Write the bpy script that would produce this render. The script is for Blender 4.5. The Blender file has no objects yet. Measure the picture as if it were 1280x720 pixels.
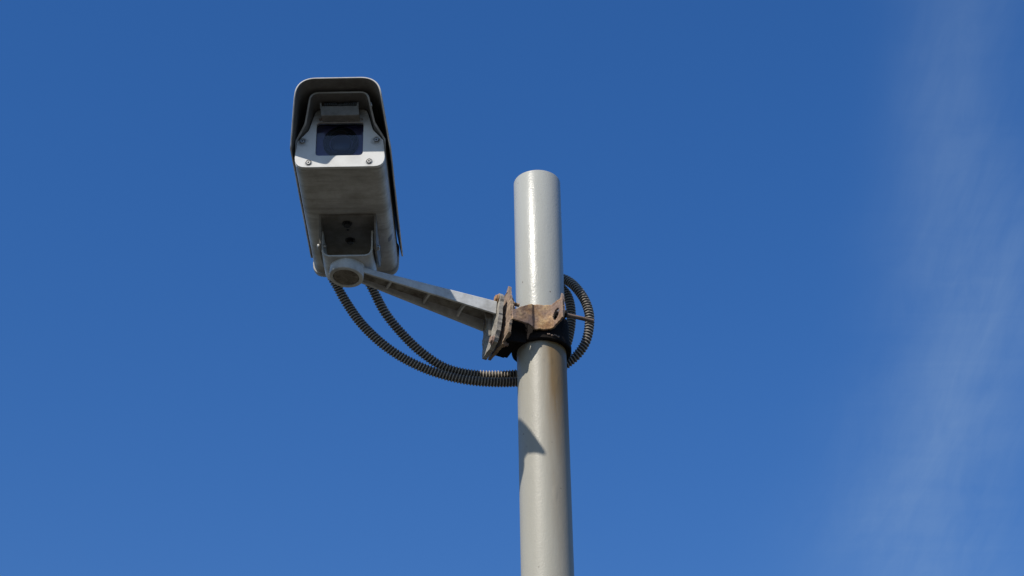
import bpy, bmesh, math, random
from mathutils import Vector, Matrix, noise
from mathutils.geometry import tessellate_polygon
R = math.radians
sc = bpy.context.scene
col = sc.collection
random.seed(7)

# ------------------------------------------------------------------ camera
cam_d = bpy.data.cameras.new('camera')
cam = bpy.data.objects.new('camera', cam_d)
col.objects.link(cam)
cam_d.sensor_width = 36.0
cam_d.lens = 65.81
cam_d.clip_end = 20000
rt = Vector((0.9998567, 0.00953987, -0.01398492))
up = Vector((0.01692889, -0.56344529, 0.82597991))
fw = Vector((0.0, 0.82609829, 0.56352605))
cam.matrix_world = Matrix((
    (rt.x, up.x, -fw.x, 0), (rt.y, up.y, -fw.y, 0), (rt.z, up.z, -fw.z, 1.6), (0, 0, 0, 1)))
sc.camera = cam

# ------------------------------------------------------------------ light
SUN_AZ, SUN_EL = 33.6, 44.6          # degrees left of the line from pole to viewer / above horizon
world = bpy.data.worlds.new('World'); sc.world = world
world.use_nodes = True
wn, wl = world.node_tree.nodes, world.node_tree.links
for n in list(wn): wn.remove(n)
w_out = wn.new('ShaderNodeOutputWorld')
w_bg = wn.new('ShaderNodeBackground'); w_bg.inputs['Strength'].default_value = 0.085
sky = wn.new('ShaderNodeTexSky'); sky.sky_type = 'NISHITA'
sky.sun_disc = False
sky.sun_elevation = R(SUN_EL); sky.sun_rotation = R(180 + SUN_AZ)
sky.altitude = 200; sky.air_density = 1.0; sky.dust_density = 0.4; sky.ozone_density = 3.0
# thin cirrus streak, laid out on a flat cloud layer seen in direction space
def wm(op, a, b=None, c=None, clamp=False):
    n = wn.new('ShaderNodeMath'); n.operation = op; n.use_clamp = clamp
    for i, v in enumerate((a, b, c)):
        if v is None: continue
        if isinstance(v, (int, float)): n.inputs[i].default_value = v
        else: wl.new(v, n.inputs[i])
    return n.outputs[0]
tc = wn.new('ShaderNodeTexCoord')
sep = wn.new('ShaderNodeSeparateXYZ'); wl.new(tc.outputs['Generated'], sep.inputs[0])
zc = wm('MAXIMUM', sep.outputs['Z'], 0.03)
cx = wm('DIVIDE', sep.outputs['X'], zc)
cy = wm('DIVIDE', sep.outputs['Y'], zc)
comb = wn.new('ShaderNodeCombineXYZ'); wl.new(cx, comb.inputs[0]); wl.new(cy, comb.inputs[1])
def wnoise(scale, loc, rot, stretch, detail, rough, dist=0.0):
    mp = wn.new('ShaderNodeMapping'); wl.new(comb.outputs[0], mp.inputs['Vector'])
    mp.inputs['Location'].default_value = loc; mp.inputs['Rotation'].default_value = (0, 0, rot)
    mp.inputs['Scale'].default_value = stretch
    n = wn.new('ShaderNodeTexNoise'); wl.new(mp.outputs[0], n.inputs['Vector'])
    n.inputs['Scale'].default_value = scale; n.inputs['Detail'].default_value = detail
    n.inputs['Roughness'].default_value = rough; n.inputs['Distortion'].default_value = dist
    return n.outputs['Fac']
# centre line of the streak: x/z as a function of y/z
warp = wm('MULTIPLY', wm('SUBTRACT', wnoise(2.6, (3, 1, 0), 0, (1, 1, 1), 3, .5), .5), .10)
cd = wm('SUBTRACT', cy, 1.126)
xline = wm('ADD', wm('SUBTRACT', wm('MULTIPLY', cd, 0.20), wm('MULTIPLY', wm('MULTIPLY', cd, cd), 0.065)), 0.372)
dx = wm('ADD', wm('SUBTRACT', cx, xline), warp)
wid = wm('ADD', wm('MULTIPLY', wm('MAXIMUM', cd, 0.0), 0.075), 0.048)
q = wm('DIVIDE', dx, wid)
env = wm('POWER', 2.718, wm('MULTIPLY', wm('MULTIPLY', q, q), -0.9))
streak = wnoise(5.0, (0.4, 0, 0), R(10), (2.0, 0.5, 1), 5, .55, .6)
fine = wnoise(20.0, (1.4, 2, 0), R(12), (1.9, 0.35, 1), 7, .62, 1.0)
wisp = wnoise(11.0, (5.4, 2, 0), R(40), (.5, 2.2, 1), 5, .55, .8)
tex = wm('ADD', wm('MULTIPLY', streak, 1.15), wm('ADD', wm('MULTIPLY', fine, 0.60), wm('MULTIPLY', wisp, 0.35)))
tex = wm('SUBTRACT', tex, 0.33, clamp=False)
grow = wm('ADD', 0.66, wm('MULTIPLY', wm('MINIMUM', wm('MAXIMUM', cd, 0), .35), 1.1))
grow = wm('SUBTRACT', grow, wm('MULTIPLY', wm('MAXIMUM', wm('SUBTRACT', cd, .6), 0), .55))
den = wm('MULTIPLY', wm('MULTIPLY', wm('MULTIPLY', env, tex), grow), 0.18, clamp=True)
mixc = wn.new('ShaderNodeMix'); mixc.data_type = 'RGBA'
wl.new(den, mixc.inputs[0])
tint = wn.new('ShaderNodeMix'); tint.data_type = 'RGBA'; tint.blend_type = 'MULTIPLY'; 
# the air is clear overhead and opposite the sun, paler towards the horizon and round the sun
sunv = wn.new('ShaderNodeVectorMath'); sunv.operation = 'DOT_PRODUCT'; wl.new(tc.outputs['Generated'], sunv.inputs[0])
sunv.inputs[1].default_value = (-math.sin(R(SUN_AZ)) * math.cos(R(SUN_EL)), -math.cos(R(SUN_AZ)) * math.cos(R(SUN_EL)), math.sin(R(SUN_EL)))
def wrange(v, a, b, c, d):
    n = wn.new('ShaderNodeMapRange'); n.interpolation_type = 'SMOOTHSTEP'; wl.new(v, n.inputs[0])
    for i, x in enumerate((a, b, c, d)): n.inputs[i + 1].default_value = x
    return n.outputs[0]
wl.new(wm('MULTIPLY', wrange(sep.outputs['Z'], 0.0, 0.68, 0.40, 1.0), wrange(sunv.outputs['Value'], 0.50, 0.98, 1.0, 0.0)), tint.inputs[0])
wl.new(sky.outputs[0], tint.inputs[6]); tint.inputs[7].default_value = (0.468, 1.07, 1.75, 1)   # deep clear-air blue
wl.new(tint.outputs[2], mixc.inputs[6])
mixc.inputs[7].default_value = (5.6, 7.4, 8.8, 1)
wl.new(mixc.outputs[2], w_bg.inputs['Color'])
wl.new(w_bg.outputs[0], w_out.inputs['Surface'])

sun_d = bpy.data.lights.new('sun', 'SUN'); sun = bpy.data.objects.new('sun', sun_d)
col.objects.link(sun)
sun_d.energy = 4.6; sun_d.angle = R(0.53); sun_d.color = (1.0, 0.94, 0.85)
sdir = Vector((-math.sin(R(SUN_AZ)) * math.cos(R(SUN_EL)), -math.cos(R(SUN_AZ)) * math.cos(R(SUN_EL)), math.sin(R(SUN_EL))))
sun.rotation_euler = sdir.to_track_quat('Z', 'Y').to_euler()
sun.location = (0, 0, 12)

vs = sc.view_settings
vs.view_transform = 'Standard'; vs.look = 'None'; vs.gamma = 1; vs.use_curve_mapping = False
vs.exposure = 0.0

# ------------------------------------------------------------------ helpers
def shade(me, on=True):
    for p in me.polygons: p.use_smooth = on
def link(name, bm, mat, parent=None, smooth=None, bevel=0.0, seg=2, angle=35):
    me = bpy.data.meshes.new(name)
    bmesh.ops.recalc_face_normals(bm, faces=bm.faces)
    bm.to_mesh(me); bm.free()
    me.materials.append(mat)
    o = bpy.data.objects.new(name, me); col.objects.link(o)
    if parent: o.parent = parent
    if bevel:
        m = o.modifiers.new('bevel', 'BEVEL'); m.width = bevel; m.segments = seg
        m.limit_method = 'ANGLE'; m.angle_limit = R(angle); m.harden_normals = False
    if smooth is not None:
        shade(me, True)
        me.set_sharp_from_angle(angle=R(smooth))
    return o
def tag(o, label, cat, group=None):
    o['label'] = label; o['category'] = cat
    if group: o['group'] = group
    return o
def empty(name, mat=None, loc=(0, 0, 0)):
    o = bpy.data.objects.new(name, None); col.objects.link(o); o.empty_display_size = .05
    if mat is not None: o.matrix_world = mat
    else: o.location = loc
    return o
def tess(bm, loops, f, flip=False):
    """flat face(s) with holes; f maps a 2d point to 3d; returns vertex loops"""
    pts = [[Vector((p[0], p[1], 0)) for p in l] for l in loops]
    vl = [[bm.verts.new(f(p[0], p[1])) for p in l] for l in loops]
    flat = [v for l in vl for v in l]
    for t in tessellate_polygon(pts):
        try: bm.faces.new([flat[i] for i in (t if not flip else t[::-1])])
        except ValueError: pass
    return vl
def slab(loops, f0, f1):
    """prism between two mapped copies of a 2d outline with holes"""
    bm = bmesh.new()
    a = tess(bm, loops, f0); b = tess(bm, loops, f1, True)
    for la, lb in zip(a, b):
        n = len(la)
        for i in range(n):
            bm.faces.new((la[i], la[(i + 1) % n], lb[(i + 1) % n], lb[i]))
    return bm
def merge(dst, src):
    me = bpy.data.meshes.new('tmp'); src.to_mesh(me); src.free(); dst.from_mesh(me); bpy.data.meshes.remove(me)
    return dst
def box_bm(x0, x1, y0, y1, z0, z1):
    return slab([[(x0, y0), (x1, y0), (x1, y1), (x0, y1)]], lambda a, b: (a, b, z0), lambda a, b: (a, b, z1))
def lathe(profile, n, frame=Matrix(), cap0=True, cap1=True):
    bm = bmesh.new(); rings = []
    for r, z in profile:
        rings.append([bm.verts.new(frame @ Vector((r * math.cos(2 * math.pi * i / n), r * math.sin(2 * math.pi * i / n), z))) for i in range(n)])
    for a, b in zip(rings, rings[1:]):
        for i in range(n): bm.faces.new((a[i], a[(i + 1) % n], b[(i + 1) % n], b[i]))
    if cap0: bm.faces.new(rings[0][::-1])
    if cap1: bm.faces.new(rings[-1])
    return bm
def axis_frame(p, d):
    q = Vector(d).to_track_quat('Z', 'Y')
    return Matrix.Translation(p) @ q.to_matrix().to_4x4()
def rrect(x0, x1, y0, y1, r, n=6):
    out = []
    for cx_, cy_, a0 in ((x1 - r, y1 - r, 0), (x0 + r, y1 - r, 90), (x0 + r, y0 + r, 180), (x1 - r, y0 + r, 270)):
        for i in range(n + 1):
            a = R(a0 + 90 * i / n); out.append((cx_ + r * math.cos(a), cy_ + r * math.sin(a)))
    return out
def round_poly(pts, rad, n=5, closed=True):
    """round each corner of a 2d polygon; rad is one radius or a list"""
    out = []; m = len(pts)
    for i, p in enumerate(pts):
        r = rad[i] if isinstance(rad, (list, tuple)) else rad
        if r <= 0 or (not closed and i in (0, m - 1)): out.append(tuple(p)); continue
        p = Vector(p); a = (Vector(pts[i - 1]) - p); b = (Vector(pts[(i + 1) % m]) - p)
        la, lb = a.length, b.length; a.normalize(); b.normalize()
        ang = a.angle(b); d = min(r / math.tan(ang / 2), la * .49, lb * .49)
        p0, p1 = p + a * d, p + b * d
        for k in range(n + 1):
            t = k / n; q_ = p0 * (1 - t) ** 2 + p * 2 * t * (1 - t) + p1 * t * t
            # pull the quadratic slightly towards a circle
            out.append((q_.x, q_.y))
    return out
def inset(loop, d):
    n = len(loop); out = []
    area = sum(loop[i][0] * loop[(i + 1) % n][1] - loop[(i + 1) % n][0] * loop[i][1] for i in range(n))
    s = 1 if area > 0 else -1
    for i in range(n):
        p0, p1, p2 = Vector(loop[i - 1]), Vector(loop[i]), Vector(loop[(i + 1) % n])
        e1 = (p1 - p0).normalized(); e2 = (p2 - p1).normalized()
        n1 = Vector((-e1.y, e1.x)); n2 = Vector((-e2.y, e2.x)); m = (n1 + n2)
        if m.length < 1e-6: m = n1
        m.normalize(); k = max(.4, m.dot(n1))
        q_ = p1 + m * (s * d / k); out.append((q_.x, q_.y))
    return out

# ------------------------------------------------------------------ materials
class Mat:
    def __init__(s, name):
        s.m = bpy.data.materials.new(name); s.m.use_nodes = True
        s.t = s.m.node_tree; s.n = s.t.nodes; s.l = s.t.links
        s.b = s.n['Principled BSDF']; s.out = s.n['Material Output']
        s.c = s.n.new('ShaderNodeTexCoord')
    def set(s, k, v):
        if isinstance(v, bpy.types.NodeSocket): s.l.new(v, s.b.inputs[k])
        else: s.b.inputs[k].default_value = v
        return s
    def vec(s, scale=(1, 1, 1), loc=(0, 0, 0), rot=(0, 0, 0)):
        mp = s.n.new('ShaderNodeMapping'); s.l.new(s.c.outputs['Object'], mp.inputs['Vector'])
        mp.inputs['Scale'].default_value = scale; mp.inputs['Location'].default_value = loc; mp.inputs['Rotation'].default_value = rot
        return mp.outputs[0]
    def noise(s, scale, detail=4, rough=.55, stretch=(1, 1, 1), loc=(0, 0, 0), dist=0):
        n = s.n.new('ShaderNodeTexNoise'); s.l.new(s.vec(stretch, loc), n.inputs['Vector'])
        n.inputs['Scale'].default_value = scale; n.inputs['Detail'].default_value = detail
        n.inputs['Roughness'].default_value = rough; n.inputs['Distortion'].default_value = dist
        return n.outputs['Fac']
    def vor(s, scale, feature='F1', stretch=(1, 1, 1)):
        n = s.n.new('ShaderNodeTexVoronoi'); s.l.new(s.vec(stretch), n.inputs['Vector'])
        n.feature = feature; n.inputs['Scale'].default_value = scale
        return n.outputs['Distance']
    def ramp(s, f, stops, interp='LINEAR'):
        r = s.n.new('ShaderNodeValToRGB'); s.l.new(f, r.inputs['Fac'])
        e = r.color_ramp; e.interpolation = interp
        while len(e.elements) > 1: e.elements.remove(e.elements[-1])
        for i, (p, c) in enumerate(stops):
            if not isinstance(c, (tuple, list)): c = (c, c, c)
            c = tuple(c) + (1,) if len(c) == 3 else c
            if i == 0: e.elements[0].position = p; e.elements[0].color = c
            else: x = e.elements.new(p); x.color = c
        return r.outputs[0]
    def math(s, op, a, b=None, c=None, clamp=False):
        n = s.n.new('ShaderNodeMath'); n.operation = op; n.use_clamp = clamp
        for i, v in enumerate((a, b, c)):
            if v is None: continue
            if isinstance(v, (int, float)): n.inputs[i].default_value = v
            else: s.l.new(v, n.inputs[i])
        return n.outputs[0]
    def mix(s, f, a, b, mode='MIX'):
        n = s.n.new('ShaderNodeMix'); n.data_type = 'RGBA'; n.blend_type = mode
        for k, v in ((0, f), (6, a), (7, b)):
            if isinstance(v, bpy.types.NodeSocket): s.l.new(v, n.inputs[k])
            elif k == 0: n.inputs[0].default_value = v
            else: n.inputs[k].default_value = tuple(v) + (1,)
        return n.outputs[2]
    def xyz(s):
        n = s.n.new('ShaderNodeSeparateXYZ'); s.l.new(s.c.outputs['Object'], n.inputs[0]); return n.outputs
    def attr(s, name):
        n = s.n.new('ShaderNodeAttribute'); n.attribute_name = name; return n.outputs['Fac']
    def bump(s, h, strength, dist):
        n = s.n.new('ShaderNodeBump'); s.l.new(h, n.inputs['Height'])
        n.inputs['Strength'].default_value = strength; n.inputs['Distance'].default_value = dist
        s.l.new(n.outputs[0], s.b.inputs['Normal']); return s

def painted(name, base, dirt=(.16, .13, .10), amount=.5, rough=.45, grime_scale=22):
    m = Mat(name)
    g = m.noise(grime_scale, 6, .62, (1, 1, 1), (1.3, .2, 4))
    g2 = m.noise(120, 3, .6)
    speck = m.vor(260)
    f = m.ramp(g, [(.42, 0), (.72, amount)])
    c = m.mix(f, base, dirt)
    c = m.mix(m.math('MULTIPLY', m.ramp(g2, [(.45, 0), (.75, 1)]), amount * .35), c, dirt)
    sp = m.ramp(speck, [(.0, .75), (.09, .6), (.14, 0)])
    gate = m.ramp(m.noise(45, 2, .5, loc=(9, 9, 9)), [(.56, 0), (.66, 1)])
    c = m.mix(m.math('MULTIPLY', m.math('MULTIPLY', sp, gate), amount), c, tuple(v * .4 for v in dirt))
    m.set('Base Color', c)
    m.set('Roughness', m.ramp(g, [(.3, rough), (.8, min(.9, rough + .3))]))
    m.bump(m.noise(420, 3, .5), .12, .0006)
    return m

# housing paint: pale grey enamel with grime; the belly and the sheltered top collect brown dirt
M_HOUSE = painted('housing_paint', (.55, .545, .52), (.17, .145, .115), .55, .42, 20)
mh = M_HOUSE
src = mh.b.inputs['Base Color'].links[0].from_socket
sh3 = mh.xyz()
cross = mh.noise(34, 5, .65, (.35, 2.6, 1), (2, 5, 1))
ridge_ = mh.ramp(sh3[1], [(0, 0)])
yy = mh.math('ADD', sh3[1], .30)                       # 0.04 at the front edge, 0.42 at the rear seam
fr_band = mh.ramp(yy, [(.035, .55), (.075, .25), (.13, 0)])
rr_band = mh.ramp(yy, [(.36, 0), (.405, .35), (.42, .7)])
br_band = mh.ramp(yy, [(.13, 0), (.19, .55), (.200, .75), (.204, 0)])
bb = mh.math('MULTIPLY', mh.math('ADD', mh.math('ADD', fr_band, rr_band), br_band), mh.ramp(cross, [(.32, .15), (.62, 1)]), clamp=True)
cc = mh.mix(mh.math('MULTIPLY', bb, .75), src, (.15, .125, .095))
cc = mh.mix(mh.ramp(cross, [(.50, 0), (.70, .4)]), cc, (.20, .175, .14))
# a rubbed blue-grey smear on the right cheek
e1 = mh.math('POWER', mh.math('MULTIPLY', mh.math('ADD', mh.math('SUBTRACT', sh3[0], .0845), mh.math('MULTIPLY', mh.math('ADD', sh3[1], .002), .25)), 190), 2)
e2 = mh.math('POWER', mh.math('MULTIPLY', mh.math('ADD', sh3[1], .002), 75), 2)
e3 = mh.math('ADD', mh.math('ADD', e1, e2), mh.math('MULTIPLY', mh.math('SUBTRACT', mh.noise(150, 4, .6), .5), 1.6))
cc = mh.mix(mh.ramp(e3, [(.55, .8), (.9, 0)]), cc, (.10, .11, .15))
mh.l.new(cc, mh.b.inputs['Base Color'])
M_SHIELD = painted('sunshield_paint', (.70, .69, .67), (.15, .12, .09), .6, .45, 18)
M_SHIN = painted('shield_hood_inner_paint', (.17, .162, .150), (.06, .05, .042), .6, .6, 18)  # darker tone for the inner faces of shield and hood
M_ARM = painted('arm_paint', (.62, .625, .61), (.16, .14, .11), .55, .5, 26)
M_GRIMESHADE = painted('shaded_grimy_arm_paint', (.30, .28, .24), (.07, .05, .035), .95, .7, 45)  # mottled arm dirt, darkened further to put the channel's shade into the colour
M_BRKT = painted('bracket_paint', (.22, .205, .18), (.10, .085, .065), .8, .55, 30)

# front panel: same paint, brown dust sitting above the window and around the screws
mf = Mat('front_panel_paint')
g = mf.noise(26, 6, .6); s3 = mf.xyz()
dustband = mf.ramp(s3[2], [(.095, 0), (.108, .55), (.125, .85)])
bn = mf.math('MULTIPLY', dustband, mf.ramp(mf.noise(90, 4, .7), [(.3, .2), (.6, 1)]))
c = mf.mix(mf.ramp(g, [(.45, 0), (.75, .25)]), (.72, .715, .69), (.22, .19, .15))
c = mf.mix(bn, c, (.17, .14, .10))
for (ux, wz) in ((-.0526, .0094), (.0611, .0102), (-.0662, .0601), (.0739, .0607)):
    d2 = mf.math('SQRT', mf.math('ADD', mf.math('POWER', mf.math('SUBTRACT', s3[0], ux), 2), mf.math('POWER', mf.math('SUBTRACT', s3[2], wz - .002), 2)))
    d2 = mf.math('ADD', d2, mf.math('MULTIPLY', mf.math('SUBTRACT', mf.noise(140, 3, .6, loc=(ux * 30, 0, 0)), .5), .012))
    k = .75 if wz > .03 else .25
    c = mf.mix(mf.ramp(mf.math('MULTIPLY', d2, 50), [(.2, k), (.42, k * .45), (.62, 0)]), c, (.13, .11, .09))
mf.set('Base Color', c).set('Roughness', .42)
mf.bump(mf.noise(420, 3, .5), .1, .0006)
M_FACE = mf

# pole: thick glossy grey-green paint with orange-peel, drips, and rust wash below the clamp
mp_ = Mat('pole_paint')
s3 = mp_.xyz()
run = mp_.noise(14, 5, .6, (1, 1, .10))
low = mp_.math('MULTIPLY', mp_.math('SUBTRACT', 3.64, s3[2]), 1.0)
warm = mp_.ramp(low, [(.0, 0), (.03, 1), (1, 1)])
c = mp_.mix(warm, (.41, .42, .39), (.39, .38, .325))
c = mp_.mix(mp_.ramp(run, [(.4, 0), (.7, .22)]), c, (.30, .28, .24))
rustdown = mp_.ramp(low, [(.0, 0), (.012, 1), (.10, .95), (.30, .45), (.8, .1)])
angx = mp_.math('ADD', mp_.math('MULTIPLY', s3[0], 16), mp_.math('MULTIPLY', mp_.math('SUBTRACT', run, .5), 1.2))
rightside = mp_.ramp(angx, [(-.10, .14), (.2, .40), (.5, 1), (.9, .9)])
streaks = mp_.ramp(mp_.noise(26, 4, .55, (1, 1, .06)), [(.30, .6), (.70, 1)])
rf = mp_.math('MULTIPLY', mp_.math('MULTIPLY', rustdown, rightside), streaks)
c = mp_.mix(mp_.math('MULTIPLY', rf, 1.25, clamp=True), c, (.23, .155, .07))
chip = mp_.ramp(mp_.vor(38, stretch=(1, 1, .8)), [(.0, 1), (.045, .9), (.07, 0)])
chipg = mp_.ramp(mp_.noise(9, 2, .5, loc=(4, 4, 2)), [(.5, 0), (.55, 1)])
c = mp_.mix(mp_.math('MULTIPLY', chip, chipg), c, (.16, .14, .12))
scuff = mp_.math('MULTIPLY', mp_.ramp(mp_.noise(75, 5, .7, loc=(2, 7, 1)), [(.60, 0), (.68, .55)]), mp_.ramp(mp_.noise(11, 2, .5, loc=(8, 1, 3)), [(.5, 0), (.6, 1)]))
c = mp_.mix(scuff, c, (.23, .215, .19))
mp_.set('Base Color', c).set('Roughness', mp_.math('ADD', mp_.ramp(mp_.noise(30, 3, .6), [(.3, .26), (.8, .36)]), mp_.ramp(mp_.math('ADD', low, mp_.math('MULTIPLY', run, .1)), [(.0, 0), (.12, .13), (1, .16)])))
mp_.set('Specular IOR Level', .36)
h = mp_.math('ADD', mp_.math('MULTIPLY', mp_.noise(300, 2, .5), .75), mp_.math('MULTIPLY', mp_.noise(60, 4, .6, (1, 1, .35)), 1.2))
drip = mp_.ramp(mp_.vor(24, stretch=(1, 1, .30)), [(.0, 1), (.10, .4), (.16, 0)])
h = mp_.math('ADD', h, mp_.math('MULTIPLY', mp_.math('MULTIPLY', drip, mp_.ramp(mp_.noise(8, 2, .5, loc=(6, 2, 9)), [(.46, 0), (.52, 1)])), 1.6))
h = mp_.math('ADD', h, mp_.math('MULTIPLY', mp_.ramp(mp_.vor(27, stretch=(1, 1, .6)), [(.0, 1), (.06, .3), (.1, 0)]), .5))
mp_.bump(h, .32, .0012)
M_POLE = mp_

def rusty(name, a, b, c3, dark, scale=55, grey=(.24, .18, .165)):
    m = Mat(name)
    n1 = m.noise(scale, 7, .65, dist=.4); n2 = m.noise(scale * .35, 4, .6, loc=(3, 3, 3)); n3 = m.noise(scale * 5, 3, .7)
    c = m.ramp(n1, [(.3, dark), (.42, a), (.55, b), (.7, c3)])
    c = m.mix(m.ramp(n2, [(.44, 0), (.66, .8)]), c, grey)
    c = m.mix(m.ramp(n3, [(.35, .5), (.5, 0)]), c, dark)
    m.set('Base Color', c).set('Roughness', .85)
    m.bump(m.math('ADD', m.math('MULTIPLY', n1, 1.0), m.math('MULTIPLY', n3, .35)), .55, .002)
    return m
M_RUST = rusty('rusted_steel', (.24, .13, .06), (.40, .24, .115), (.55, .385, .205), (.08, .045, .03))
M_CAST = rusty('weathered_cast_metal', (.27, .25, .22), (.36, .34, .30), (.46, .44, .40), (.11, .09, .07), 60, (.33, .30, .26))
M_RUSTP = rusty('rusted_plate', (.25, .17, .11), (.38, .28, .19), (.46, .38, .29), (.09, .06, .045), 45)
M_DARK = rusty('shaded_dark_clamp_steel', (.011, .009, .008), (.017, .013, .011), (.028, .02, .015), (.006, .005, .005), 40, (.018, .014, .013)); M_DARK.set('Specular IOR Level', .12)  # dark steel, lowered further so its colour carries the shade under the strap
M_ROD = rusty('rod_rust', (.13, .085, .06), (.19, .13, .095), (.25, .19, .15), (.05, .03, .025), 80)
M_BOLT = rusty('bolt_rust', (.28, .15, .07), (.40, .24, .13), (.48, .34, .22), (.10, .06, .04), 90)

m = Mat('screw_steel'); m.set('Base Color', m.ramp(m.noise(300), [(.3, (.30, .29, .27)), (.7, (.55, .54, .52))])).set('Metallic', .8).set('Roughness', .4); M_SCREW = m
m = Mat('black_plastic'); m.set('Base Color', m.ramp(m.noise(80), [(.3, (.012, .012, .014)), (.7, (.03, .028, .028))])).set('Roughness', .5); M_BLACK = m
m = Mat('gasket_rubber'); m.set('Base Color', m.ramp(m.noise(200), [(.3, (.008, .008, .008)), (.8, (.02, .02, .02))])).set('Roughness', .8); M_GASK = m
m = Mat('tray_enamel'); m.set('Base Color', m.ramp(m.noise(30), [(.3, (.20, .18, .40)), (.7, (.24, .21, .46))])).set('Roughness', .5); M_TRAY = m
m = Mat('barrel_black'); m.set('Base Color', m.ramp(m.noise(60), [(.3, (.003, .009, .024)), (.7, (.005, .013, .034))])).set('Roughness', .55).set('Specular IOR Level', .25); M_BARREL = m
m = Mat('lens_glass'); m.set('Base Color', m.ramp(m.noise(5), [(.3, (.006, .018, .050)), (.7, (.009, .026, .070))])).set('Roughness', .08).set('IOR', 1.38); M_LENS = m
# window pane: clear sheet with a fresnel reflection and a film of dust
m = Mat('window_glass')
m.n.remove(m.b)
tr = m.n.new('ShaderNodeBsdfTransparent'); tr.inputs[0].default_value = (.80, .84, .90, 1)
gl = m.n.new('ShaderNodeBsdfGlossy'); gl.inputs['Roughness'].default_value = .03
df = m.n.new('ShaderNodeBsdfDiffuse'); df.inputs[0].default_value = (.30, .29, .27, 1)
fr = m.n.new('ShaderNodeFresnel'); fr.inputs['IOR'].default_value = 1.42
mx = m.n.new('ShaderNodeMixShader'); m.l.new(fr.outputs[0], mx.inputs[0]); m.l.new(tr.outputs[0], mx.inputs[1]); m.l.new(gl.outputs[0], mx.inputs[2])
mx2 = m.n.new('ShaderNodeMixShader'); m.l.new(m.ramp(m.noise(40, 5, .7), [(.35, .0), (.8, .035)]), mx2.inputs[0])
m.l.new(mx.outputs[0], mx2.inputs[1]); m.l.new(df.outputs[0], mx2.inputs[2]); m.l.new(mx2.outputs[0], m.out.inputs['Surface'])
M_GLASS = m
# corrugated conduit: dusty ridges; the grooves' own shade is painted in near-black
m = Mat('conduit_hose')
rg = m.attr('ridge')
dn = m.noise(60, 4, .6)
f = m.math('MULTIPLY', m.ramp(rg, [(.30, 0), (.80, 1)]), m.ramp(dn, [(.25, .7), (.7, 1)]))
m.set('Base Color', m.mix(f, (.034, .029, .025), (.42, .37, .31))).set('Roughness', m.ramp(f, [(0, .55), (1, .7)]))
m.bump(m.noise(350, 3, .5), .15, .0006)
M_HOSE = m
m = Mat('knuckle_cap_metal')
nn = m.noise(70, 6, .65, dist=.8)
m.set('Base Color', m.ramp(nn, [(.35, (.085, .068, .05)), (.5, (.17, .145, .115)), (.68, (.27, .24, .20))])).set('Roughness', .8)
m.bump(nn, .5, .002); M_CAP = m
# ground: pale worn paving / dry grass mix, never in view but it lights the undersides
m = Mat('ground_asphalt')
n1 = m.noise(.25, 6, .6); n2 = m.noise(40, 4, .7)
m.set('Base Color', m.mix(m.ramp(n2, [(.3, .3), (.7, 0)]), m.ramp(n1, [(.35, (.050, .046, .040)), (.6, (.070, .062, .052))]), (.03, .03, .03))).set('Roughness', .9)
m.bump(n2, .4, .01); M_GROUND = m
m = Mat('ground_grass')
n1 = m.noise(.15, 6, .6); n2 = m.noise(12, 5, .7)
m.set('Base Color', m.mix(m.ramp(n2, [(.3, .6), (.7, 0)]), m.ramp(n1, [(.35, (.056, .050, .034)), (.6, (.082, .070, .050))]), (.035, .045, .02))).set('Roughness', .95)
m.bump(n2, .6, .03); M_GRASS = m

# ------------------------------------------------------------------ setting
bm = bmesh.new()
S = 6000
for a, b, c_, d in ((-S, S, -S, S),):
    bm.faces.new([bm.verts.new(v) for v in ((a, c_, 0), (b, c_, 0), (b, d, 0), (a, d, 0))])
g = link('ground', bm, M_GRASS.m); g['kind'] = 'structure'
bm = box_bm(-40, 40, -4.5, 2.4, -.02, .004)
g = link('pavement', bm, M_GROUND.m); g['kind'] = 'structure'

# ------------------------------------------------------------------ pole
PX, PY = 0.0575, 3.2
POLE_R, POLE_TOP = 0.05, 4.053
prof = [(POLE_R, z) for z in [0.0] + [i * .25 for i in range(1, 16)]] + [(POLE_R, POLE_TOP - .002), (POLE_R - .0006, POLE_TOP - .0005), (POLE_R - .0022, POLE_TOP), (POLE_R - .006, POLE_TOP), (POLE_R - .006, POLE_TOP - .2)]
bm = lathe(prof, 128, cap0=True, cap1=True)
pole = link('steel_pole', bm, M_POLE.m, smooth=50)
pole.location = (PX, PY, 0)
tag(pole, 'upright round pole in glossy pale grey paint, rust streaked below the clamp, open sky behind', 'pole')

# ------------------------------------------------------------------ arm frame
TH = R(24)
A = Vector((-math.cos(TH), -math.sin(TH), 0)); N = Vector((math.sin(TH), -math.cos(TH), 0)); Z = Vector((0, 0, 1))
T5 = R(5)
XA = A * math.cos(T5) + Z * math.sin(T5); WA = Z * math.cos(T5) - A * math.sin(T5)
P0 = Vector((PX, PY, 0))
QA = P0 + A * .105 + Z * 3.66
def mat4(x, y, z, o):
    return Matrix(((x.x, y.x, z.x, o.x), (x.y, y.y, z.y, o.y), (x.z, y.z, z.z, o.z), (0, 0, 0, 1)))
MA = mat4(XA, N, WA, QA)

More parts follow.
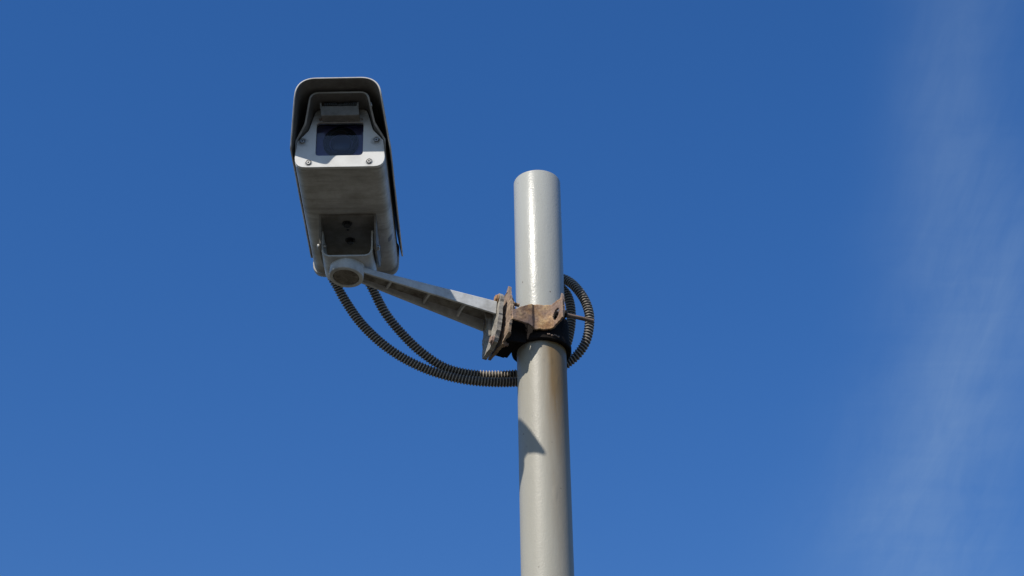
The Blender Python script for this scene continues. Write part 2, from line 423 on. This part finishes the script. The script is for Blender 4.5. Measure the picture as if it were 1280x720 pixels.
def rough_plate(outline, x0, x1, step=.0025, jit=.0012, seed=0, warp=.0015):
    """a corroded sheet: dense outline with nibbled edges, extruded along x, wavy thickness"""
    random.seed(seed)
    pts = []
    n = len(outline)
    for i in range(n):
        a = Vector(outline[i]); b = Vector(outline[(i + 1) % n]); k = max(1, int((b - a).length / step))
        for j in range(k):
            p = a.lerp(b, j / k)
            o = noise.noise(Vector((p.x * 260, p.y * 260, seed))) * jit + noise.noise(Vector((p.x * 90, p.y * 90, seed + 5))) * jit * 1.4
            d = (b - a).normalized(); p = p + Vector((-d.y, d.x)) * o
            pts.append((p.x, p.y))
    f = lambda x, s: (lambda a, b: (x + noise.noise(Vector((a * 45, b * 45, seed + s))) * warp + noise.noise(Vector((a * 160, b * 160, seed + s))) * warp * .5, a, b))
    return slab([pts], f(x0, 1), f(x1, 2))

# ------------------------------------------------------------------ clamp
clamp = empty('pole_clamp', MA)
tag(clamp, 'rusty pole clamp of torn ochre strap, dark collar and back plate gripping the grey pole', 'clamp')
def world_to(bm, M):
    bmesh.ops.transform(bm, matrix=M.inverted(), verts=bm.verts); return bm
CF = Matrix.Translation((PX, PY, 0))
# collar: dark ring and its thicker lower band
bm = lathe([(.0503, 3.636), (.0562, 3.636), (.0568, 3.640), (.0568, 3.686), (.056, 3.688), (.0503, 3.688)], 96, CF, False, False)
link('collar', world_to(bm, MA), M_DARK.m, clamp, smooth=40)
bm = lathe([(.0505, 3.6212), (.0585, 3.6205), (.0605, 3.6225), (.0608, 3.632), (.0598, 3.6355), (.0505, 3.6365)], 96, CF, False, False)
for v in bm.verts:
    a = math.atan2(v.co.y - PY, v.co.x - PX); v.co.z += noise.noise(Vector((a * 4, v.co.z * 30, 1))) * .0012
link('collar_band', world_to(bm, MA), M_DARK.m, clamp, smooth=40)
# flakes of rust on the band
bm = bmesh.new(); random.seed(3)
for k in range(9):
    a = R(-90 + 12 + k * 2.7); r = .0612
    p = Vector((PX + r * math.cos(a), PY + r * math.sin(a), 3.630 - k * .0003 + random.uniform(-.0015, .0015)))
    merge(bm, (lambda b: (bmesh.ops.create_icosphere(b, subdivisions=1, radius=random.uniform(.0012, .0026), matrix=Matrix.Translation(p)), b)[1])(bmesh.new()))
link('rust_flake', world_to(bm, MA), M_RUSTP.m, clamp)
# back plate
bm = rough_plate([(-.040, -.052), (.030, -.058), (.057, -.046), (.063, -.030), (.0635, .012), (.055, .040), (.046, .068), (.041, .079), (.036, .066), (-.043, .064)], -.0150, -.0095, seed=11, jit=.0024, warp=.0026)
link('back_plate', bm, M_RUSTP.m, clamp, smooth=40)
# webs joining the back plate to the collar, with torn shims
bm = slab([[(-.047, -.030), (-.014, -.030), (-.014, .030), (-.047, .030)]], lambda a, b: (a, -.052, b), lambda a, b: (a, -.046, b))
merge(bm, slab([[(-.050, -.034), (-.014, -.040), (-.014, .030), (-.047, .030)]], lambda a, b: (a, .028, b), lambda a, b: (a, .034, b)))
merge(bm, box_bm(-.052, -.0145, -.046, .028, -.032, -.026))
merge(bm, slab([[(-.0590, -.0400), (-.014, -.0500), (-.014, .012), (-.0590, .012)]], lambda a, b: (a, .0315, b), lambda a, b: (a, .0350, b)))
link('web', bm, M_DARK.m, clamp, bevel=.0008)
bm = rough_plate([(.020, -.046), (.046, -.040), (.050, -.012), (.054, .006), (.058, .030), (.040, .052), (.018, .050)], -.0205, -.0165, seed=23, jit=.003, warp=.004)
link('shim', bm, M_RUSTP.m, clamp, smooth=40)
# strap: folded sheet standing in front of the collar
plan = [(-.0585, -.098, 3.6410, 3.6620), (-.040, -.0885, 3.6405, 3.6760), (-.0215, -.0772, 3.6405, 3.6900), (-.0195, -.0765, 3.6375, 3.6905),
        (-.0150, -.0690, 3.6345, 3.6925), (-.006, -.0665, 3.6360, 3.6945), (.012, -.0640, 3.6365, 3.6945), (.0225, -.0655, 3.6385, 3.6940),
        (.030, -.0760, 3.6400, 3.6945), (.038, -.0890, 3.6425, 3.6930), (.0435, -.0985, 3.6440, 3.6880)]
path = []
for (x0, y0, b0, t0), (x1, y1, b1, t1) in zip(plan, plan[1:]):
    L = math.hypot(x1 - x0, y1 - y0); k = max(2, int(round(L / .0017)))
    for j in range(k): 
        t = j / k; path.append((x0 + (x1 - x0) * t, y0 + (y1 - y0) * t, b0 + (b1 - b0) * t, t0 + (t1 - t0) * t))
path.append(plan[-1])
# soften the folds
for it in range(2):
    path = [path[0]] + [tuple((path[i - 1][k] + 2 * path[i][k] + path[i + 1][k]) / 4 for k in range(4)) for i in range(1, len(path) - 1)] + [path[-1]]
bm = bmesh.new(); rows = 34; grid = []; ln = 0
hole_c = None
for i, (x, y, b, t) in enumerate(path):
    if i: ln += math.hypot(x - path[i - 1][0], y - path[i - 1][1])
    t2 = t + noise.noise(Vector((ln * 130, 1, 0))) * .0016 + noise.noise(Vector((ln * 480, 2, 0))) * .0008
    b2 = b + noise.noise(Vector((ln * 130, 7, 0))) * .0016 + noise.noise(Vector((ln * 480, 9, 0))) * .0009
    colv = []
    for j in range(rows + 1):
        z = b2 + (t2 - b2) * j / rows
        o = noise.noise(Vector((ln * 60, z * 60, 4))) * .0014 + noise.noise(Vector((ln * 200, z * 200, 8))) * .0005
        colv.append((Vector((PX + x + o * .3, PY + y + o, z)), (x, z)))
    grid.append(colv)
HX, HZ, HA, HB = .0310, 3.6640, .0062, .0118
def inhole(x, z): return ((x - HX - (z - HZ) * .12) / HA) ** 2 + ((z - HZ) / HB) ** 2 < 1
vg = [[bm.verts.new(p) for p, _ in c_] for c_ in grid]
for i in range(len(vg) - 1):
    for j in range(rows):
        mx_ = sum(grid[a][b][1][0] for a, b in ((i, j), (i + 1, j), (i, j + 1), (i + 1, j + 1))) / 4
        mz_ = sum(grid[a][b][1][1] for a, b in ((i, j), (i + 1, j), (i, j + 1), (i + 1, j + 1))) / 4
        if inhole(mx_, mz_): continue
        bm.faces.new((vg[i][j], vg[i + 1][j], vg[i + 1][j + 1], vg[i][j + 1]))
bmesh.ops.delete(bm, geom=[v for v in bm.verts if not v.link_faces], context='VERTS')
strap = link('strap', world_to(bm, MA), M_RUST.m, clamp, smooth=50)
sm = strap.modifiers.new('thick', 'SOLIDIFY'); sm.thickness = .0042; sm.offset = 0
# flange lip at the free end of the strap, thicker, standing a little proud
bm = rough_plate([(-.0005, 3.646), (.004, 3.650), (.0048, 3.672), (.0048, 3.6955), (.001, 3.7045), (-.0060, 3.694), (-.0085, 3.650)], 0, .0048, seed=31, jit=.0012, warp=.0010)
fl = Matrix.Translation((PX + .0405, PY - .0945, 0)) @ Matrix.Rotation(R(-58), 4, 'Z') 
fm = mat4(Vector((.85, .50, 0)).normalized(), Vector((.50, -.85, 0)).normalized(), Z, Vector((PX + .0405, PY - .0940, 0)))
bmesh.ops.transform(bm, matrix=fm, verts=bm.verts)
link('flange', world_to(bm, MA), M_RUSTP.m, clamp, smooth=40)
# threaded rods along the arm direction on either side of the pole, with nuts
def rod_bm(p, d, L, r, pitch=.0016, n=16):
    prof = [(r * .4, 0), (r, .001)]; k = int(L / pitch)
    for i in range(k):
        z = .001 + i * pitch; prof += [(r, z + pitch * .15), (r * .9, z + pitch * .6)]
    prof += [(r, L), (r * .5, L + .001)]
    return lathe(prof, n, axis_frame(p, d))
def hexhead(p, d, r, h, n=6, rot=0):
    fr = axis_frame(p, d) @ Matrix.Rotation(rot, 4, 'Z')
    return lathe([(r * .86, 0), (r, h * .2), (r, h * .8), (r * .82, h)], n, fr)
for s_, L in ((.063, .165), (-.066, .140)):
    base = P0 + A * (.0 if s_ > 0 else .088) + N * s_ + Z * (3.6835 if s_ > 0 else 3.665)
    if s_ > 0: L = .0875
    rod = link('threaded_rod', world_to(rod_bm(base, -A, L, .0043), MA), M_ROD.m, clamp, smooth=60)
    nut_p = P0 - A * .020 + N * s_ + Z * base.z
    bm = hexhead(nut_p, -A, .0092, .007, rot=.3); merge(bm, hexhead(nut_p - A * .009 * 0 + A * .003, -A, .0115, .002, n=20))
    link('nut', world_to(bm, MA), M_DARK.m, rod, bevel=.0005)

# ------------------------------------------------------------------ arm
arm = empty('bracket_arm', MA)
tag(arm, 'grey cast hollow bracket arm with ribbed underside reaching from rusty clamp to camera', 'bracket')
bm = rough_plate([(-.027, -.066), (.008, -.0635), (.030, -.056), (.0440, -.030), (.0475, .044), (.040, .053), (-.034, .052), (-.0345, -.006)], -.0002, .0086, seed=5, jit=.0020, warp=.0014)
link('base_plate', bm, M_CAST.m, arm, smooth=40)
# beam: inverted U channel, tapering; stations along x'
def lerp(a, b, t): return a + (b - a) * t
XT, XE = .0100, .292
stations = []
for i in range(25):
    t = i / 24; x = lerp(XT, XE, t)
    hw = lerp(.0355, .0185, min(1, t * 1.08)); top = lerp(.0385, .0352, t); bot = lerp(.0070, .0225, t)
    stations.append((x, hw, top, bot))
bm = bmesh.new(); rings = []
th = .0048
for x, hw, top, bot in stations:
    fb = lerp(.0065, .0215, (x - XT) / (XE - XT))
    pts = [(hw, bot), (hw, top - .002), (hw - .002, top), (-hw + .002, top), (-hw, top - .002), (-hw, fb), (-hw + th, fb), (-hw + th + .001, top - .007), (hw - th - .001, top - .007), (hw - th, bot)]
    rings.append([bm.verts.new((x, a, b)) for a, b in pts])
for r0, r1 in zip(rings, rings[1:]):
    n = len(r0)
    for i in range(n): bm.faces.new((r0[i], r0[(i + 1) % n], r1[(i + 1) % n], r1[i]))
bm.faces.new(rings[0][::-1]); bm.faces.new(rings[-1])
bm.faces.ensure_lookup_table()
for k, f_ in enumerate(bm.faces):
    if k < 24 * 10 and k % 10 in (7, 8): f_.material_index = 1  # channel ceiling and near inner wall get the painted recess shade
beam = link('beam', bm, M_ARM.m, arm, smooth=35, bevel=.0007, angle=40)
beam.data.materials.append(M_GRIMESHADE.m)
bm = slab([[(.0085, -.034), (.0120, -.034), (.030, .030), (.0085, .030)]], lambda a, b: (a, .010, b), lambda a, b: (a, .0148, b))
link('gusset', bm, M_GRIMESHADE.m, arm, bevel=.0010)  # gusset takes the same darkened colour, so it looks shaded under the beam
for x in (.070, .146, .228):
    t = (x - XT) / (XE - XT); hw = lerp(.0355, .0185, min(1, t * 1.08)) - .0046; top = lerp(.0385, .0352, t) - .006; bot = lerp(.0070, .0225, t)
    outl = [(-hw, top), (hw, top), (hw, bot + .004)]
    for k in range(7):
        a = k / 6; outl.append((hw * (1 - 2 * (a * .9 + .05)), bot + .004 + (top - bot - .014) * math.sin(math.pi * (a * .9 + .05)) ** .7 * .75 + .0005))
    outl.append((-hw, bot + .007))
    bm = slab([outl], lambda a, b: (x - .002, a, b), lambda a, b: (x + .002, a, b))
    link('rib', bm, M_ARM.m, arm, bevel=.0006)
# knuckle: round boss with ring rim and recessed cap
KX, KW = .3172, .0098
KF = Matrix.Translation((KX, 0, 0))
bm = lathe([(.0262, KW + .003), (.0262, KW + .0002), (.0272, KW), (.0325, KW), (.0340, KW + .0012), (.0343, KW + .004), (.0338, KW + .0285), (.032, KW + .031), (.010, KW + .031)], 72, KF, False, True)
link('knuckle', bm, M_ARM.m, arm, smooth=38)
bm = lathe([(.0005, KW + .0012), (.022, KW + .0010), (.0245, KW + .0014), (.0252, KW + .0024), (.0262, KW + .0032)], 64, KF, True, False)
random.seed(2)
link('cap', bm, M_CAP.m, arm, smooth=40)
for (n_, w_, x_, M_) in ((.033, .0455, .0095, M_BOLT), (.026, -.052, .0095, M_BOLT)):
    bm = hexhead(Vector((x_ - .001, n_, w_)), Vector((1, .05, .03)), .0078, .0062, rot=.4)
    merge(bm, lathe([(.0098, 0), (.0098, .0018), (.006, .002)], 20, axis_frame(Vector((x_ - .001, n_, w_)), Vector((1, 0, 0)))))
    merge(bm, rod_bm(Vector((-.012, n_, w_)), Vector((-1, 0, 0)), .026 if w_ > 0 else .012, .0038))
    merge(bm, hexhead(Vector((-.014, n_, w_)), Vector((-1, 0, 0)), .0070, .005, rot=.1))
    link('bolt', bm, M_.m, arm, smooth=30)

# ------------------------------------------------------------------ camera housing
OH = Vector((-0.32564, 3.02941, 3.785))
hu = Vector((1, .000565, 0)).normalized(); hp = Vector((.00056371, -.99804207, -.06254366)); hw_ = Vector((.0000353, -.06254365, .99804223))
OH = OH + hw_ * .0140 - hp * .0210 - hu * .0022
MH = mat4(hu, -hp, hw_, OH) @ Matrix.Scale(1.006, 4)
cctv = empty('security_camera', MH)
tag(cctv, 'pale grey boxy security camera with sunshield and square dark window, held at the arm end', 'security camera')
FP = .2609; RP = -.122; CU = .0058
def V(u, p, w): return (u, -p, w)
HWB = .0853
# body section, right half from bottom centre to top centre
half = [(0, 0), (.066, 0), (HWB, .022), (HWB, .060), (.066, .0885), (.0545, .123), (.0450, .1385), (0, .1385)]
def section(half_pts, radii):
    full = [(CU + a, b) for a, b in half_pts[1:-1]] + [(CU - a, b) for a, b in half_pts[1:-1][::-1]]
    rr = radii + radii[::-1]
    return round_poly(full, rr, 5)
SEC = section([(0, 0), (HWB, 0), (HWB, .064), (.0665, .0875), (.0530, .1385), (0, .1385)], [.022, .009, .012, .019])
# order: bottom right, shoulder right, chamfer right, top right, top left, ... bottom left
def ss(x): x = max(0, min(1, x)); return x * x * (3 - 2 * x)
def hood_p(w): return FP - .0060 * (1 - ss((w - .052) / .012)) + .0505 * max(0, min(1, (w - .066) / .050))
bm = bmesh.new()
outer = SEC; inner = inset(SEC, .0032); inner2 = inset(SEC, .0036)
rings = []
for pz in [RP, -.05, 0, .05, .1, .15, .2, FP - .012]:
    rings.append([bm.verts.new(V(a, pz, b)) for a, b in outer])
rings.append([bm.verts.new(V(a, hood_p(b), b)) for a, b in outer])
rings.append([bm.verts.new(V(a, hood_p(b) - .0003, b)) for a, b in inner])
rings.append([bm.verts.new(V(a, FP - .012, b)) for a, b in inner2])
for r0, r1 in zip(rings, rings[1:]):
    n = len(r0)
    for i in range(n): bm.faces.new((r0[i], r0[(i + 1) % n], r1[(i + 1) % n], r1[i]))
bm.faces.new(rings[0][::-1])
# inner faces of the hood take the darker second material
bm.faces.ensure_lookup_table()
ns = len(outer)
for k, f_ in enumerate(bm.faces):
    if ns * 9 <= k < ns * 10: f_.material_index = 1
housing = link('housing', bm, M_HOUSE.m, cctv, smooth=30)
housing.data.materials.append(M_SHIN.m)
# dark gasket sheet behind the panel with the window opening
WIN = rrect(-.0405, .0488, .0265, .1035, .0065)
bm = slab([inset(SEC, .0034), WIN[::-1]], lambda a, b: V(a, FP - .0105, b), lambda a, b: V(a, FP - .0085, b))
link('gasket', bm, M_GASK.m, cctv)
# front panel
FPAN = [(a1 + (a2 - a1) * ss((b1 - .050) / .018), b1 + (b2 - b1) * ss((b1 - .050) / .018)) for (a1, b1), (a2, b2) in zip(inset(SEC, .0006), inset(SEC, .0062))]
bm = slab([FPAN, WIN[::-1]], lambda a, b: V(a, FP - .0080, b), lambda a, b: V(a, FP + .0012, b))
panel = link('front_panel', bm, M_FACE.m, cctv, bevel=.0040, seg=5, angle=50)
for (ux, wz) in ((-.0526, .0094 + .0015), (.0611, .0102 + .0015), (-.0662, .0601), (.0739, .0607)):
    fr_ = axis_frame(Vector(V(ux, FP + .0010, wz)), Vector((0, -1, 0)))
    bm = lathe([(.0066, -.001), (.0066, .0006), (.0058, .0010), (.0056, .0002)], 24, fr_, False, False)
    merge(bm, lathe([(.0044, -.001), (.0042, .0012), (.0034, .0018), (.0018, .0018), (.0017, .0002)], 20, fr_))
    link('screw', bm, M_SCREW.m, panel, smooth=35)
    bm = lathe([(.0050, .0001), (.0050, .0003)], 20, fr_)
    merge(bm, lathe([(.0018, .0005), (.0018, .0008)], 6, fr_))
    link('screw_recess', bm, M_GASK.m, panel)
# dust ledge above the window
bm = bmesh.new(); random.seed(9)
for k in range(120):
    u_ = random.uniform(-.036, .047); w_ = .1085 + random.gauss(0, .0022)
    r_ = random.uniform(.0005, .0016)
    b2 = bmesh.new(); bmesh.ops.create_icosphere(b2, subdivisions=1, radius=r_, matrix=Matrix.Translation(V(u_, FP + .0014, w_)))
    merge(bm, b2)
do = link('dust_crust', bm, M_RUSTP.m, panel); 
# window pane, inner tray, lens
bm = slab([inset(WIN, -.002)], lambda a, b: V(a, FP - .0062 + .003, b), lambda a, b: V(a, FP - .0084 + .003, b))
M_PANE = bm
bm2 = slab([inset(WIN, .0001)], lambda a, b: V(a, FP - .0030, b), lambda a, b: V(a, FP - .0034, b)); bm.free()
link('window_pane', bm2, M_GLASS.m, panel)
TR = rrect(-.047, .0555, .020, .110, .006)
bm = bmesh.new()
a_ = [bm.verts.new(V(x, FP - .0106, y)) for x, y in TR]; b_ = [bm.verts.new(V(x, FP - .024, y)) for x, y in TR]
for i in range(len(TR)): bm.faces.new((a_[i], a_[(i + 1) % len(TR)], b_[(i + 1) % len(TR)], b_[i]))
bm.faces.new(b_)
a2 = [bm.verts.new(V(x, FP - .0106, y)) for x, y in inset(TR, -.002)]; b2_ = [bm.verts.new(V(x, FP - .026, y)) for x, y in inset(TR, -.002)]
for i in range(len(TR)): bm.faces.new((b2_[i], b2_[(i + 1) % len(TR)], a2[(i + 1) % len(TR)], a2[i]))
bm.faces.new(b2_[::-1])
for i in range(len(TR)): bm.faces.new((a2[i], a2[(i + 1) % len(TR)], a_[(i + 1) % len(TR)], a_[i]))
link('inner_tray', bm, M_TRAY.m, cctv)
LF = axis_frame(Vector(V(.0045, FP - .052, .0705)), Vector((0, -1, 0)))
bm = lathe([(.031, 0), (.0335, .002), (.0335, .036), (.0325, .038), (.0300, .038), (.0285, .0345), (.0255, .0335), (.0250, .031), (.0220, .030), (.0215, .026)], 72, LF, False, False)
lens = link('lens_barrel', bm, M_BARREL.m, cctv, smooth=30)
bm = lathe([(.0218, .0262)] + [(.0216 * math.cos(R(a)), .0262 + .0065 * math.sin(R(a))) for a in range(8, 89, 8)], 64, LF, True, True)
link('lens_glass', bm, M_LENS.m, lens, smooth=60)
# latch block hanging under the hood: cradle with two ears and a ribbed dark roller
bm = slab([[(-.0335, .1290), (-.0290, .0985), (.0425, .0985), (.0405, .1290), (.0375, .1290), (.0370, .1205), (-.0290, .1205), (-.0300, .1290)]],
          lambda a, b: V(a, FP + .010, b), lambda a, b: V(a, FP + .030, b))
link('latch', bm, M_BRKT.m, cctv, bevel=.0010, seg=3, angle=40)
prof = [(.002, -.0300)]
for k in range(15):
    z = -.0295 + k * .0042
    if 6 <= k <= 8: prof += [(.0036, z), (.0036, z + .0034)]
    else: prof += [(.0062, z), (.0066, z + .0012), (.0062, z + .0028), (.0050, z + .0034)]
prof += [(.002, .0335)]
bm = lathe(prof, 20, axis_frame(Vector(V(.0045, FP + .022, .1275)), Vector((1, 0, 0))))
link('latch_roller', bm, M_BLACK.m, cctv, smooth=40)
# added bright chip standing in for a sun glint on the hood's right cheek
bm = box_bm(-.0012, .0012, -.004, .004, -.0045, .0045)
bmesh.ops.transform(bm, matrix=Matrix.Translation(V(CU + .0600, FP + .0385, .1150)) @ Matrix.Rotation(R(-18), 4, 'Y'), verts=bm.verts)
link('hood_glint', bm, M_SCREW.m, cctv, bevel=.0005)
# rear cap: slightly larger, rounded
REAR = inset(SEC, -.0028)
bm = bmesh.new(); rings = []
for d, pz in ((-.0005, RP + .0035), (-.0026, RP + .0025), (-.0030, RP), (-.0030, RP - .006), (-.0015, RP - .012), (.003, RP - .0165), (.009, RP - .019)):
    rings.append([bm.verts.new(V(a, pz, b)) for a, b in inset(SEC, d)])
for r0, r1 in zip(rings, rings[1:]):
    n = len(r0)
    for i in range(n): bm.faces.new((r0[i], r0[(i + 1) % n], r1[(i + 1) % n], r1[i]))
bm.faces.new(rings[-1]); bm.faces.new(rings[0][::-1])
link('rear_cap', bm, M_HOUSE.m, cctv, smooth=40)
# sunshield: bent sheet with raked front edge
pr = round_poly([(CU + .0955, .038), (CU + .0742, .1460), (CU - .0745, .1460), (CU - .0925, .038)], [0, .040, .040, 0], 12, closed=False)
fine_ = []
for (x0, y0), (x1, y1) in zip(pr, pr[1:]):
    L = math.hypot(x1 - x0, y1 - y0); k = max(1, int(L / .005))
    for j in range(k): fine_.append((x0 + (x1 - x0) * j / k, y0 + (y1 - y0) * j / k))
fine_.append(pr[-1])
def shield_front(w):
    return FP + .002 + max(0, min(.083, (w - .040) * 1.10)) if w < .12 else FP + .085
def sf(w):
    base_ = FP + .008 + (w - .038) * 1.00
    lim = FP + .084
    k = .006
    return -k * math.log(math.exp(-base_ / k) + math.exp(-lim / k))
bm = bmesh.new(); rows_ = []
NP = 24
for (a, b) in fine_:
    f0 = sf(b); r0 = -.130 - .002
    rc = .010 * max(0, 1 - (b - .038) / .010) ** 2    # rounded lower rear corner
    rows_.append([bm.verts.new(V(a, (r0 + rc) + (f0 - r0 - rc) * j / NP, b)) for j in range(NP + 1)])
for r0, r1 in zip(rows_, rows_[1:]):
    for j in range(NP): bm.faces.new((r0[j], r0[j + 1], r1[j + 1], r1[j]))
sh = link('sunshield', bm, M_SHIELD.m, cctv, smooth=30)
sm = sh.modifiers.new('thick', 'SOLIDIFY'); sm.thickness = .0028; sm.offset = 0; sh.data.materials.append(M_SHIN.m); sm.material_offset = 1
bv = sh.modifiers.new('bevel', 'BEVEL'); bv.width = .0005; bv.segments = 1; bv.limit_method = 'ANGLE'; bv.angle_limit = R(60)
for p_ in (.19, -.06):
    for u_ in (-.03, .04):
        bm = lathe([(.007, .1375), (.007, .1455)], 16, Matrix.Translation((u_, -p_, 0)))
        link('spacer', bm, M_SCREW.m, cctv, smooth=30)
# mounting bracket under the belly
BC, BH = .0077, .0555
bm = slab([round_poly([(BC - BH, .100), (BC + BH, .100), (BC + BH, -.062), (BC - BH, -.062)], .004, 3)], lambda a, b: V(a, b, -.0048), lambda a, b: V(a, b, -.0008))
sidep = round_poly([(.100, -.001), (.080, -.056), (.062, -.064), (.030, -.062), (-.030, -.044), (-.062, -.001)], [0, .008, .010, .03, .02, 0], 5)
for s_ in (-1, 1):
    x0 = BC + s_ * BH; x1 = x0 - s_ * .0038
    merge(bm, slab([sidep], lambda a, b: V(x0, a, b), lambda a, b: V(x1, a, b)))
mb = link('mounting_bracket', bm, M_BRKT.m, cctv, bevel=.0008, smooth=35)
for (u_, p_) in ((.0047, .0739), (.0059, .0122)):
    bm = lathe([(.0098, -.0048), (.0098, -.0066), (.0055, -.0068)], 24, Matrix.Translation((u_, -p_, 0)), False, True)
    merge(bm, hexhead(Vector(V(u_, p_, -.0066)), Vector((0, 0, -1)), .0072, .006, rot=u_ * 90))
    link('bolt', bm, M_BLACK.m, mb, smooth=30)
bm = lathe([(.0028, -.0049), (.0028, -.0052)], 14, Matrix.Translation((.0044, -.0506, 0)))
link('drain_hole', bm, M_GASK.m, mb)
# yoke between bracket and knuckle
YC, YH = .0045, .0480
up_ = round_poly([(YC - YH, -.022), (YC - YH, -.0722), (YC + YH + .002, -.0722), (YC + YH + .002, -.022)], [0, .017, .017, 0], 8, closed=False)
bm = bmesh.new(); rws = []
for i, (a, b) in enumerate(up_):
    f0 = .0630 + max(0, min(.030, b + .0722)) * .35; r0 = -.029
    rws.append([bm.verts.new(V(a, r0 + (f0 - r0) * j / 8, b)) for j in range(9)])
for r0, r1 in zip(rws, rws[1:]):
    for j in range(8): bm.faces.new((r0[j], r0[j + 1], r1[j + 1], r1[j]))
yk = link('yoke', bm, M_ARM.m, cctv, smooth=30)
sm = yk.modifiers.new('thick', 'SOLIDIFY'); sm.thickness = .0036; sm.offset = 0
bv = yk.modifiers.new('bevel', 'BEVEL'); bv.width = .0006; bv.segments = 2; bv.limit_method = 'ANGLE'; bv.angle_limit = R(60)
for s_, p_, w_ in ((-1, .062, -.050), (1, .0534, -.0493)):
    fr_ = axis_frame(Vector(V(BC + s_ * BH, p_, w_)), Vector((s_, 0, 0)))
    bm = lathe([(.0078, 0), (.0078, .0012), (.0055, .0014), (.0055, .0045), (.0045, .0055)], 20, fr_)
    merge(bm, lathe([(.0035, -.012), (.0035, 0)], 14, fr_))
    link('pivot_screw', bm, M_SCREW.m, yk, smooth=30)
# cable glands on the rear cap
GL = [(-.0500 + 0, .030), (.0215, .030)]

# ------------------------------------------------------------------ conduits
def catmull(pts, step=.0011):
    P = [Vector(p) for p in pts]; P = [P[0] * 2 - P[1]] + P + [P[-1] * 2 - P[-2]]
    dense = []
    for i in range(1, len(P) - 2):
        for k in range(24):
            t = k / 24; a, b, c_, d = P[i - 1], P[i], P[i + 1], P[i + 2]
            dense.append(.5 * ((2 * b) + (c_ - a) * t + (2 * a - 5 * b + 4 * c_ - d) * t * t + (3 * b - a - 3 * c_ + d) * t ** 3))
    dense.append(P[-2])
    for it in range(14): dense = [dense[0]] + [(dense[i - 1] + dense[i] * 2 + dense[i + 1]) / 4 for i in range(1, len(dense) - 1)] + [dense[-1]]
    out = [dense[0]]; acc = 0; prev = dense[0]
    for q_ in dense[1:]:
        seg = (q_ - prev).length
        while acc + seg >= step:
            t = (step - acc) / seg; prev = prev.lerp(q_, t); out.append(prev); seg = (q_ - prev).length; acc = 0
        acc += seg; prev = q_
    return out
def conduit(pts, r0=.0079, amp=.0027, pitch=.0064, n=28, phase=0.0):
    c_ = catmull(pts); bm = bmesh.new(); ridge = []
    nrm = Vector((0, 0, 1)); rings = []
    lay = bm.verts.layers.float.new('ridge')
    for i, p in enumerate(c_):
        t = (c_[min(i + 1, len(c_) - 1)] - c_[max(i - 1, 0)]).normalized()
        nrm = (nrm - t * nrm.dot(t)).normalized(); bn_ = t.cross(nrm)
        ring = []
        for k in range(n):
            a = 2 * math.pi * k / n
            f = (i * .0011 / pitch + a / (2 * math.pi) + phase) % 1.0
            prof_ = .5 - .5 * math.cos(2 * math.pi * f)
            prof_ = prof_ ** 1.7
            v = bm.verts.new(p + (nrm * math.cos(a) + bn_ * math.sin(a)) * (r0 + amp * prof_)); v[lay] = prof_
            ring.append(v)
        rings.append(ring)
    for r0_, r1_ in zip(rings, rings[1:]):
        for k in range(n): bm.faces.new((r0_[k], r0_[(k + 1) % n], r1_[(k + 1) % n], r1_[k]))
    bm.faces.new(rings[0][::-1]); bm.faces.new(rings[-1])
    return bm
CA = [(-0.3760, 3.140, 3.8100), (-0.3730, 3.168, 3.8030), (-0.3603, 3.19, 3.7850), (-0.3399, 3.2, 3.75), (-0.3092, 3.205, 3.7034), (-0.2657, 3.21, 3.6571), (-0.2168, 3.22, 3.624), (-0.1569, 3.23, 3.5985), (-0.0843, 3.24, 3.5842), (0.0049, 3.262, 3.593), (0.0708, 3.275, 3.614), (0.1092, 3.27, 3.6391), (0.1327, 3.262, 3.657), (0.1518, 3.255, 3.6873), (0.16, 3.25, 3.7333), (0.1548, 3.25, 3.7734), (0.1379, 3.255, 3.8135), (0.1155, 3.268, 3.8474), (0.0854, 3.275, 3.8611), (0.0576, 3.24, 3.8375)]
CB = [(-0.3080, 3.140, 3.8110), (-0.3042, 3.165, 3.8050), (-0.2837, 3.19, 3.7699), (-0.2602, 3.2, 3.7246), (-0.2224, 3.215, 3.6789), (-0.1815, 3.225, 3.6399), (-0.1331, 3.24, 3.6137), (-0.0684, 3.258, 3.6083), (0.0052, 3.278, 3.6211), (0.0716, 3.288, 3.6434), (0.1059, 3.288, 3.6858), (0.1187, 3.286, 3.7258), (0.1234, 3.283, 3.7698), (0.1181, 3.283, 3.8146), (0.0988, 3.290, 3.8471), (0.0749, 3.282, 3.8462), (0.0571, 3.24, 3.8131)]
GRP = None
for pts, lab, ph in ((CA, 'dark corrugated conduit hanging lower left under the knuckle, outermost loop right of pole', 0),
                     (CB, 'dark corrugated conduit dropping from behind the arm, inner loop beside the pole', .4)):
    o = link('cable_conduit', conduit(pts, phase=ph), M_HOSE.m, smooth=60)
    tag(o, lab, 'cable conduit', 'corrugated conduits from the camera to the pole')

# ------------------------------------------------------------------ render
sc.render.engine = 'CYCLES'
sc.render.resolution_x = 1024; sc.render.resolution_y = 576
